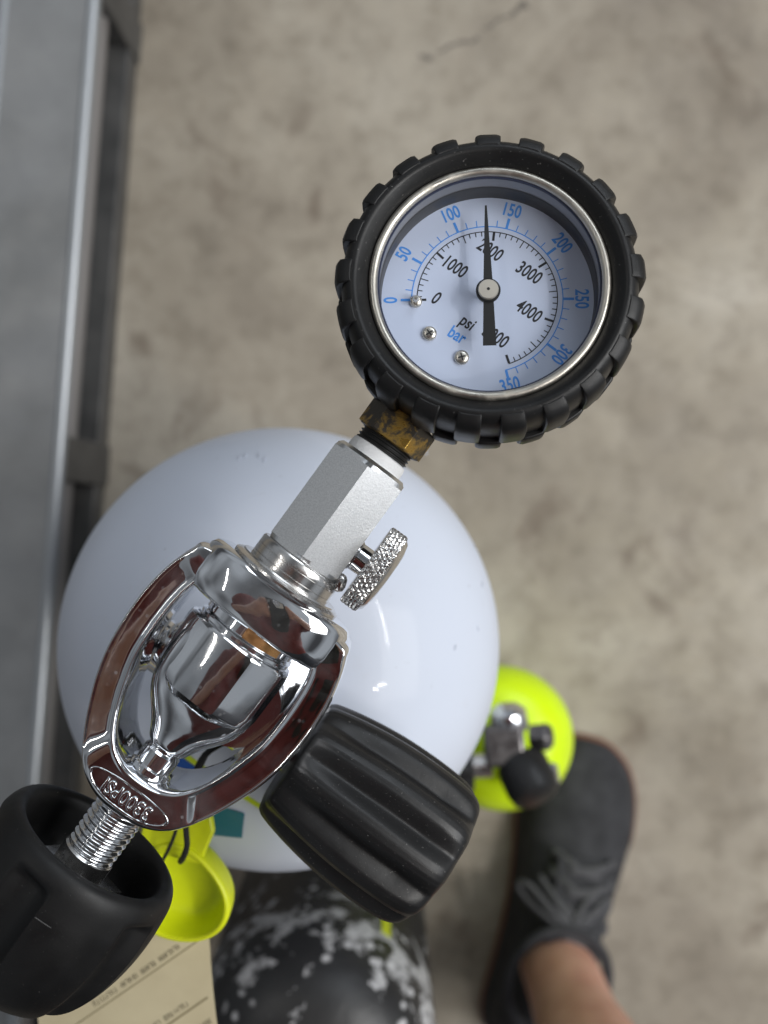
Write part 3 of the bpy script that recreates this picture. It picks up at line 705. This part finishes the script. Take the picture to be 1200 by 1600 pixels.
_f2 = ramp(BT, noise(BT, _c, 170, 4, 0.7), [(0.35, 0.25), (0.6, 1.0)])
_vo = N(BT, 'ShaderNodeTexVoronoi'); _vo.inputs['Scale'].default_value = 95; lk(BT, _c, _vo.inputs['Vector'])
_spot = ramp(BT, _vo.outputs['Distance'], [(0.20, 1.0), (0.30, 0.0)])
_spot = math_(BT, 'MULTIPLY', _spot, ramp(BT, math_(BT, 'ADD', noise(BT, _c, 30, 2), _band), [(0.56, 0.0), (0.60, 0.9)]))
_ff = math_(BT, 'MAXIMUM', math_(BT, 'MULTIPLY', _f, _f2), _spot)
_hz = ramp(BT, noise(BT, _c, 14, 4, 0.6), [(0.42, 0.0), (0.75, 0.22)])
setc(BT, mixc(BT, _ff, mixc(BT, _hz, (0.010, 0.010, 0.011), (0.09, 0.09, 0.088)), (0.50, 0.50, 0.51)))
setr(BT, ramp(BT, _ff, [(0.0, 0.42), (1.0, 0.65)])); bump(BT, _w, 0.25, 0.002)
BP = tank_profile(0.069, bz, 0.052, 0.020)
mesh('tank_body', *lathe(BP, 96), BT, blk, T((*bt, 0)))
YT = mat('yellow_tape', (0.50, 0.56, 0.015), 0.5)
def wall_strip(deg, w, z0, z1, rr, c, m, parent, nm, th=0.0006):
    v, f = [], []
    n = 8
    for i in range(n + 1):
        a = R(deg) + (i / n - 0.5) * w / rr
        for z in (z0, z1):
            for r in (rr - 0.0005, rr + th): v.append((c[0] + r * math.cos(a), c[1] + r * math.sin(a), z))
    for i in range(n):
        b = i * 4
        for x, y in ((0, 1), (1, 3), (3, 2), (2, 0)): f.append((b + x, b + y, b + 4 + y, b + 4 + x))
    f += [(0, 1, 3, 2), (n * 4, n * 4 + 2, n * 4 + 3, n * 4 + 1)]
    return mesh(nm, v, f, m, parent)
wall_strip(54, 0.006, bz - 0.075, bz - 0.004, 0.069, bt, YT, blk, 'tape_strip')
mesh('valve_post', *lathe([(0, bz + 0.05), (0.015, bz + 0.05), (0.015, bz + 0.075), (0.011, bz + 0.078), (0.011, bz + 0.10), (0, bz + 0.10)], 32), CHROME_CAST, blk, T((*bt, 0)))

# ------------------------------------------------------------------ small yellow tank and its valve
yc_ = at(783, 1152, 0.68); yz = yc_.z; yt = (yc_.x, yc_.y)
sml = root('small_scuba_tank', (*yt, 0), 'small fluorescent yellow tank with black valve beside the shoe', 'scuba tank', 'scuba tanks standing on the floor')
YP = mat('yellow_tank_paint', (0.66, 0.90, 0.004), 0.30)
setc(YP, mixc(YP, ramp(YP, noise(YP, coords(YP), 55, 6, 0.7), [(0.50, 0.0), (0.75, 0.30)]), (0.66, 0.90, 0.004), (0.40, 0.52, 0.02)))
setr(YP, ramp(YP, noise(YP, coords(YP), 40, 4), [(0.3, 0.25), (0.7, 0.42)]))
yb = Vector((0.099, -0.186, 0.004)); yax = (Vector((yt[0], yt[1], yz)) - yb)
YL = yax.length; MY = T(yb) @ Vector((0, 0, 1)).rotation_difference(yax.normalized()).to_matrix().to_4x4()
mesh('tank_body', *lathe(tank_profile(0.0465, YL, 0.036, 0.014), 80), YP, sml, MY)
yn = yz + 0.036
DKMET = chrome_mat('dark_tarnished_metal', (0.16, 0.15, 0.15), 0.28)
MS = MY @ T((0, 0, YL + 0.036)) @ RZ(4)
mesh('valve_neck', *lathe([(0, 0), (0.013, 0), (0.0135, 0.003), (0.012, 0.006), (0.010, 0.008), (0.010, 0.030), (0, 0.030)], 32), DKMET, sml, MS)
mesh('valve_body', *xf(T((0, 0, 0.028)), join(box(-0.012, 0.012, -0.012, 0.012, -0.012, 0.012), xf(T((0, -0.010, 0)) @ RY(90), lathe([(0, -0.002), (0.0075, -0.002), (0.0075, 0.018), (0, 0.018)], 24)))), DKMET, sml, MS, bevel=0.003, bseg=3)
mesh('knob_stem', *xf(T((0, -0.011, 0.030)) @ RY(-90), lathe([(0, 0.008), (0.0072, 0.008), (0.0072, 0.024), (0, 0.024)], 24)), STEEL, sml, MS)
mesh('chrome_cap', *xf(T((0.004, 0.017, 0.028)) @ RX(-70), lathe([(0, -0.008), (0.011, -0.008), (0.012, -0.004), (0.0105, 0.003), (0.006, 0.0065), (0, 0.0075)], 32)), CHROME, sml, MS)
def lob(r, z, a): return r * (1 + 0.05 * math.cos(8 * a)) if r > 0.008 else r
mesh('valve_knob', *xf(T((-0.019, -0.012, 0.030)) @ RY(-90), lathe([(0, 0), (0.011, 0), (0.0135, 0.002), (0.0145, 0.012), (0.0135, 0.022), (0.010, 0.025), (0, 0.025)], 64, lob)), KNOB_RUBBER, sml, MS)
mesh('outlet_cap', *xf(T((0.010, -0.014, 0.030)) @ RX(62) @ RY(20), lathe([(0, -0.006), (0.013, -0.006), (0.0155, -0.002), (0.0155, 0.012), (0.014, 0.018), (0.009, 0.021), (0, 0.021)], 40)), KNOB_RUBBER, sml, MS)
mesh('side_plug', *xf(T((0.020, 0.003, 0.026)) @ RY(75), lathe([(0, -0.004), (0.0085, -0.004), (0.009, 0.006), (0.006, 0.009), (0, 0.0095)], 6)), DKMET, sml, MS, bevel=0.0006)
mesh('burst_plug', *xf(T((0.026, -0.020, 0.022)) @ RX(60), lathe([(0, -0.006), (0.005, -0.006), (0.0052, 0.004), (0.0035, 0.006), (0, 0.0065)], 20)), CHROME, sml, MS)

# ------------------------------------------------------------------ person: bare leg with shoe in view, body leaning over behind the camera
toe = Vector((0.184, -0.203, 0)); fdir = Vector((0.225, 0.975, 0)).normalized()
heel = toe - fdir * 0.278
person = root('person', heel + fdir * 0.08, 'person with a bare lower leg in a charcoal lace-up shoe on the concrete', 'person')
SKIN = mat('skin', (0.42, 0.20, 0.125), 0.5)
bsdf(SKIN).inputs['Subsurface Weight'].default_value = 0.15; bsdf(SKIN).inputs['Subsurface Radius'].default_value = (0.01, 0.004, 0.002)
_c = coords(SKIN); setc(SKIN, ramp(SKIN, noise(SKIN, _c, 40, 5), [(0.3, (0.50, 0.25, 0.18)), (0.7, (0.62, 0.35, 0.26))]))
def capsule(a, b, ra, rb, seg=20, nr=5):
    a, b = Vector(a), Vector(b); d = (b - a).normalized()
    u = d.orthogonal().normalized(); w = d.cross(u); rs_ = []
    for i in range(nr + 1):
        t = math.pi / 2 * i / nr
        rs_.append((a - d * (ra * math.cos(t)), max(1e-4, ra * math.sin(t))))
    for i in range(nr + 1):
        t = math.pi / 2 * i / nr
        rs_.append((b + d * (rb * math.sin(t)), max(1e-4, rb * math.cos(t))))
    return rings([[p + (u * math.cos(2 * math.pi * k / seg) + w * math.sin(2 * math.pi * k / seg)) * r for k in range(seg)] for p, r in rs_])
def ball(c, rx, ry, rz, rot=Matrix.Identity(4), seg=24):
    pr = [(max(1e-4, math.cos(t)), math.sin(t)) for t in [math.pi * (i / 12 - 0.5) for i in range(13)]]
    return xf(T(c) @ rot @ Matrix.Diagonal((rx, ry, rz, 1)), lathe(pr, seg))
def chain(pts):
    return [capsule(p[0], q[0], p[1], q[1]) for p, q in zip(pts, pts[1:])]
def fused(name, parts, m, parent, vox, smooth=6):
    v, f = join(*parts)
    me = bpy.data.meshes.new('tmp'); me.from_pydata([tuple(p) for p in v], [], f)
    bm = bmesh.new(); bm.from_mesh(me); bmesh.ops.recalc_face_normals(bm, faces=bm.faces); bm.to_mesh(me); bm.free()
    ob = bpy.data.objects.new('tmp', me); C.objects.link(ob)
    rm = ob.modifiers.new('r', 'REMESH'); rm.mode = 'VOXEL'; rm.voxel_size = vox
    sm = ob.modifiers.new('s', 'SMOOTH'); sm.iterations = smooth; sm.factor = 0.5
    dg = bpy.context.evaluated_depsgraph_get(); m2 = bpy.data.meshes.new_from_object(ob.evaluated_get(dg))
    bpy.data.objects.remove(ob); bpy.data.meshes.remove(me)
    m2.name = name; m2.materials.clear(); m2.materials.append(m); m2.shade_smooth()
    return put(bpy.data.objects.new(name, m2), parent)
ank = heel + fdir * 0.100
Rk, Lk = (0.122, -0.425, 0.47), (-0.14, -0.61, 0.47)
fd2 = Vector((-0.12, 0.99, 0)).normalized(); heel2 = Vector((-0.13, -0.82, 0)); ank2 = heel2 + fd2 * 0.075
bp = []
bp += chain([((ank.x - 0.003, ank.y - 0.012, 0.050), 0.026), ((ank.x + 0.001, ank.y - 0.002, 0.105), 0.0315), ((ank.x + 0.003, ank.y - 0.010, 0.16), 0.033), ((ank.x + 0.006, ank.y - 0.024, 0.25), 0.050), ((0.128, -0.435, 0.33), 0.056), (Rk, 0.056), ((0.095, -0.50, 0.86), 0.082)])
bp += chain([((ank2.x, ank2.y, 0.055), 0.038), ((ank2.x, ank2.y + 0.004, 0.12), 0.035), ((-0.135, -0.72, 0.27), 0.052), (Lk, 0.056), ((-0.10, -0.52, 0.86), 0.082)])
bp += [capsule((0, -0.50, 0.92), (-0.03, -0.36, 1.10), 0.13, 0.12), capsule((-0.03, -0.36, 1.10), (-0.05, -0.20, 1.30), 0.12, 0.125)]
bp += chain([((-0.05, -0.13, 1.40), 0.058), ((-0.045, -0.06, 1.48), 0.052)])
hc = Vector((-0.04, 0.00, 1.55)); hr = RX(-38)
bp += [ball(hc, 0.076, 0.098, 0.112, hr), ball(hc + Vector((0, 0.088, -0.055)), 0.012, 0.018, 0.018), ball(hc + Vector((0.078, -0.01, -0.005)), 0.010, 0.018, 0.03), ball(hc + Vector((-0.078, -0.01, -0.005)), 0.010, 0.018, 0.03), ball(hc + Vector((0, 0.03, -0.09)), 0.05, 0.05, 0.04)]
for s in (1, -1):
    sh = (-0.05 + 0.185 * s, -0.16, 1.36); el = (-0.03 + 0.27 * s, -0.16, 1.10); wr = (0.095 * s, -0.055, 0.992)
    bp += chain([(sh, 0.052), (el, 0.042), (wr, 0.027), ((0.066 * s, -0.035, 0.980), 0.026)])
    for k in range(4):
        y = -0.062 + 0.021 * k
        bp += chain([((0.066 * s, -0.035 + (y + 0.03) * 0.4, 0.982), 0.011), ((0.055 * s, y, 0.972), 0.0095), ((0.047 * s, y + 0.004, 0.964), 0.0085), ((0.041 * s, y + 0.006 - 0.004 * abs(k - 1.5), 0.969), 0.0075)])
    bp += chain([((0.070 * s, -0.055, 0.985), 0.012), ((0.050 * s, -0.060, 0.984), 0.0105), ((0.028 * s, -0.045, 0.978), 0.009)])
fused('body', bp, SKIN, person, 0.006, 5)
SHIRT = mat('maroon_cotton', (0.17, 0.035, 0.030), 0.85)
_c = coords(SHIRT); bump(SHIRT, noise(SHIRT, _c, 14, 4, 0.6, 1.0), 0.8, 0.02)
setc(SHIRT, ramp(SHIRT, noise(SHIRT, _c, 9, 4), [(0.3, (0.13, 0.026, 0.023)), (0.7, (0.20, 0.043, 0.038))]))
sp = [capsule((0.03, -0.46, 0.97), (0.02, -0.30, 1.12), 0.155, 0.155), capsule((-0.10, -0.46, 0.97), (-0.14, -0.30, 1.12), 0.15, 0.155), capsule((0.02, -0.30, 1.12), (0.02, -0.11, 1.26), 0.155, 0.155), capsule((-0.14, -0.30, 1.12), (-0.22, -0.11, 1.26), 0.16, 0.16), capsule((0.09, -0.12, 1.36), (-0.22, -0.12, 1.36), 0.09, 0.09)]
for s in (1, -1):
    sh = (-0.05 + 0.185 * s, -0.16, 1.36); el = (-0.035 + 0.262 * s, -0.16, 1.13)
    sp.append(capsule(sh, el, 0.075, 0.068))
fused('shirt', sp, SHIRT, person, 0.012, 8)
SHORTS = mat('dark_shorts', (0.03, 0.032, 0.04), 0.85)
stp = [capsule((0.05, -0.50, 0.90), (-0.05, -0.50, 0.90), 0.152, 0.152)]
stp += chain([((0.095, -0.50, 0.86), 0.105), ((0.118, -0.44, 0.56), 0.095)]) + chain([((-0.10, -0.52, 0.86), 0.105), ((-0.132, -0.59, 0.56), 0.095)])
fused('shorts', stp, SHORTS, person, 0.012, 6)
HAIR = mat('dark_hair', (0.02, 0.014, 0.01), 0.6)
fused('hair', [ball(hc + Vector((0, -0.022, 0.030)), 0.083, 0.098, 0.100, hr)], HAIR, person, 0.006, 4)
# shoes
KNIT = mat('charcoal_knit', (0.035, 0.045, 0.050), 0.85)
_c = coords(KNIT)
setc(KNIT, ramp(KNIT, noise(KNIT, _c, 60, 5), [(0.3, (0.020, 0.020, 0.023)), (0.7, (0.042, 0.042, 0.047))])); bump(KNIT, noise(KNIT, _c, 900, 3), 0.5, 0.0008)
SOLE = mat('dark_sole', (0.03, 0.028, 0.027), 0.7); RIM = mat('rust_sole_rim', (0.20, 0.075, 0.04), 0.7)
LACE = mat('grey_lace', (0.075, 0.075, 0.08), 0.85)
def make_shoe(heel, fdir):
    rt = Vector((fdir.y, -fdir.x, 0))
    Ms = Matrix(((rt.x, fdir.x, 0, heel.x), (rt.y, fdir.y, 0, heel.y), (0, 0, 1, 0), (0, 0, 0, 1)))
    prof = [(0.000, 0.016, 0.050), (0.008, 0.028, 0.066), (0.030, 0.035, 0.078), (0.070, 0.036, 0.088), (0.115, 0.038, 0.095), (0.150, 0.042, 0.087), (0.178, 0.046, 0.073), (0.200, 0.049, 0.062), (0.232, 0.046, 0.052), (0.255, 0.038, 0.044), (0.270, 0.025, 0.036), (0.277, 0.010, 0.028)]
    def off(y): return 0.006 * math.sin((y - 0.05) / 0.23 * 3.0)
    rs_ = []
    for y, w, h in prof:
        ring = []
        for k in range(28):
            a = 2 * math.pi * k / 28; c, s = math.cos(a), math.sin(a)
            x = w * math.copysign(abs(c) ** 0.8, c); z = 0.018 + (h - 0.018) * (max(0, s) ** 0.75) if s > 0 else 0.018 + 0.012 * s
            x *= 1 - 0.28 * max(0, s) ** 2 * (1 if y < 0.18 else 0.5)
            ring.append((x + off(y), y, z))
        rs_.append(ring)
    sh = mesh('shoe', *rings(rs_), KNIT, person, Ms, sharp=None, subsurf=1)
    def outline(k, dy=0.0):
        L = [(w * k + 0.002 + off(y), y * (1 + dy) - 0.001) for y, w, h in prof]; Rr = [(-w * k - 0.002 + off(y), y * (1 + dy) - 0.001) for y, w, h in prof[::-1]]
        return [(p.x, p.y) for p in spline([(x, y, 0) for x, y in L + Rr], 3, closed=True)]
    mesh('sole', *prism(outline(1.03), 0.0, 0.018), SOLE, sh, Ms, bevel=0.003)
    mesh('sole_rim', *prism(outline(1.075, 0.008), 0.0045, 0.012), RIM, sh, Ms, bevel=0.002)
    # tongue and collar
    tg = [[(x + off(y), y, z + 0.0035 * math.cos(x / 0.024 * 1.4)) for x in (-0.022, -0.012, 0, 0.012, 0.022)] for y, z in ((0.107, 0.110), (0.120, 0.103), (0.140, 0.095), (0.165, 0.083), (0.188, 0.073))]
    V = [p for r_ in tg for p in r_] + [(p[0], p[1], p[2] - 0.006) for r_ in tg for p in r_]
    Fq = [(i * 5 + j, i * 5 + j + 1, i * 5 + j + 6, i * 5 + j + 5) for i in range(4) for j in range(4)]
    Fq += [tuple(q + 25 for q in f_) for f_ in Fq]
    mesh('tongue', V, Fq, KNIT, sh, Ms, sharp=None)
    ring = [(0.041 * math.cos(2 * math.pi * k / 32) * 0.98 + off(0.07), 0.088 + 0.050 * math.sin(2 * math.pi * k / 32), 0.093 + 0.012 * math.sin(2 * math.pi * k / 32)) for k in range(33)]
    mesh('ankle_collar', *tube(ring, 0.0045, 10), KNIT, sh, Ms, sharp=None)
    for i, (y, z) in enumerate(((0.130, 0.100), (0.147, 0.0930), (0.163, 0.0860), (0.179, 0.079))):
        for s in (1, -1):
            p = [(-0.027 * s + off(y), y - 0.007, z - 0.010), (-0.012 * s + off(y), y - 0.003, z + 0.001), (0, y, z + 0.003), (0.012 * s + off(y), y + 0.004, z + 0.0005), (0.027 * s + off(y), y + 0.009, z - 0.012)]
            mesh('lace', *tube(spline(p, 4), 0.0034, 8, 0.5), LACE, sh, Ms, sharp=None)
    for p in ([(0, 0.120, 0.102), (-0.018, 0.130, 0.100), (-0.038, 0.142, 0.086), (-0.046, 0.138, 0.078), (-0.038, 0.130, 0.084), (-0.018, 0.122, 0.099), (0, 0.119, 0.103)],
              [(0, 0.120, 0.102), (0.014, 0.132, 0.097), (0.028, 0.144, 0.086), (0.033, 0.137, 0.080), (0.024, 0.126, 0.090), (0, 0.119, 0.103)],
              [(0, 0.120, 0.102), (-0.012, 0.134, 0.098), (-0.030, 0.150, 0.080)],
              [(0, 0.120, 0.102), (0.008, 0.138, 0.095), (0.020, 0.152, 0.084)]):
        mesh('lace', *tube(spline([(a, b + 0.018, c) for a, b, c in p], 6), 0.0027, 8, 0.7), LACE, sh, Ms, sharp=None)
    return sh
make_shoe(heel, fdir); make_shoe(heel2, fd2)

# ------------------------------------------------------------------ the phone that takes the picture (mirrored in the chrome collar)
ph = root('phone', (0, -0.05, 0.957), 'black phone held above the gauge, seen only as a dark reflection in chrome', 'phone')
def rrect(w, h, r, n=6):
    out = []
    for cx_, cy_, a0 in ((w - r, h - r, 0), (-w + r, h - r, 90), (-w + r, -h + r, 180), (w - r, -h + r, 270)):
        for k in range(n + 1):
            a = R(a0 + 90 * k / n); out.append((cx_ + r * math.cos(a), cy_ + r * math.sin(a)))
    return out
mesh('phone_case', *xf(T((0, -0.055, 0)), prism(rrect(0.038, 0.080, 0.010), 0.957, 0.966)), BLACK, ph, None, bevel=0.0015)
mesh('camera_plate', *xf(T((0.010, 0.004, 0)), prism(rrect(0.020, 0.018, 0.008), 0.9555, 0.9568)), STEEL, ph, None)
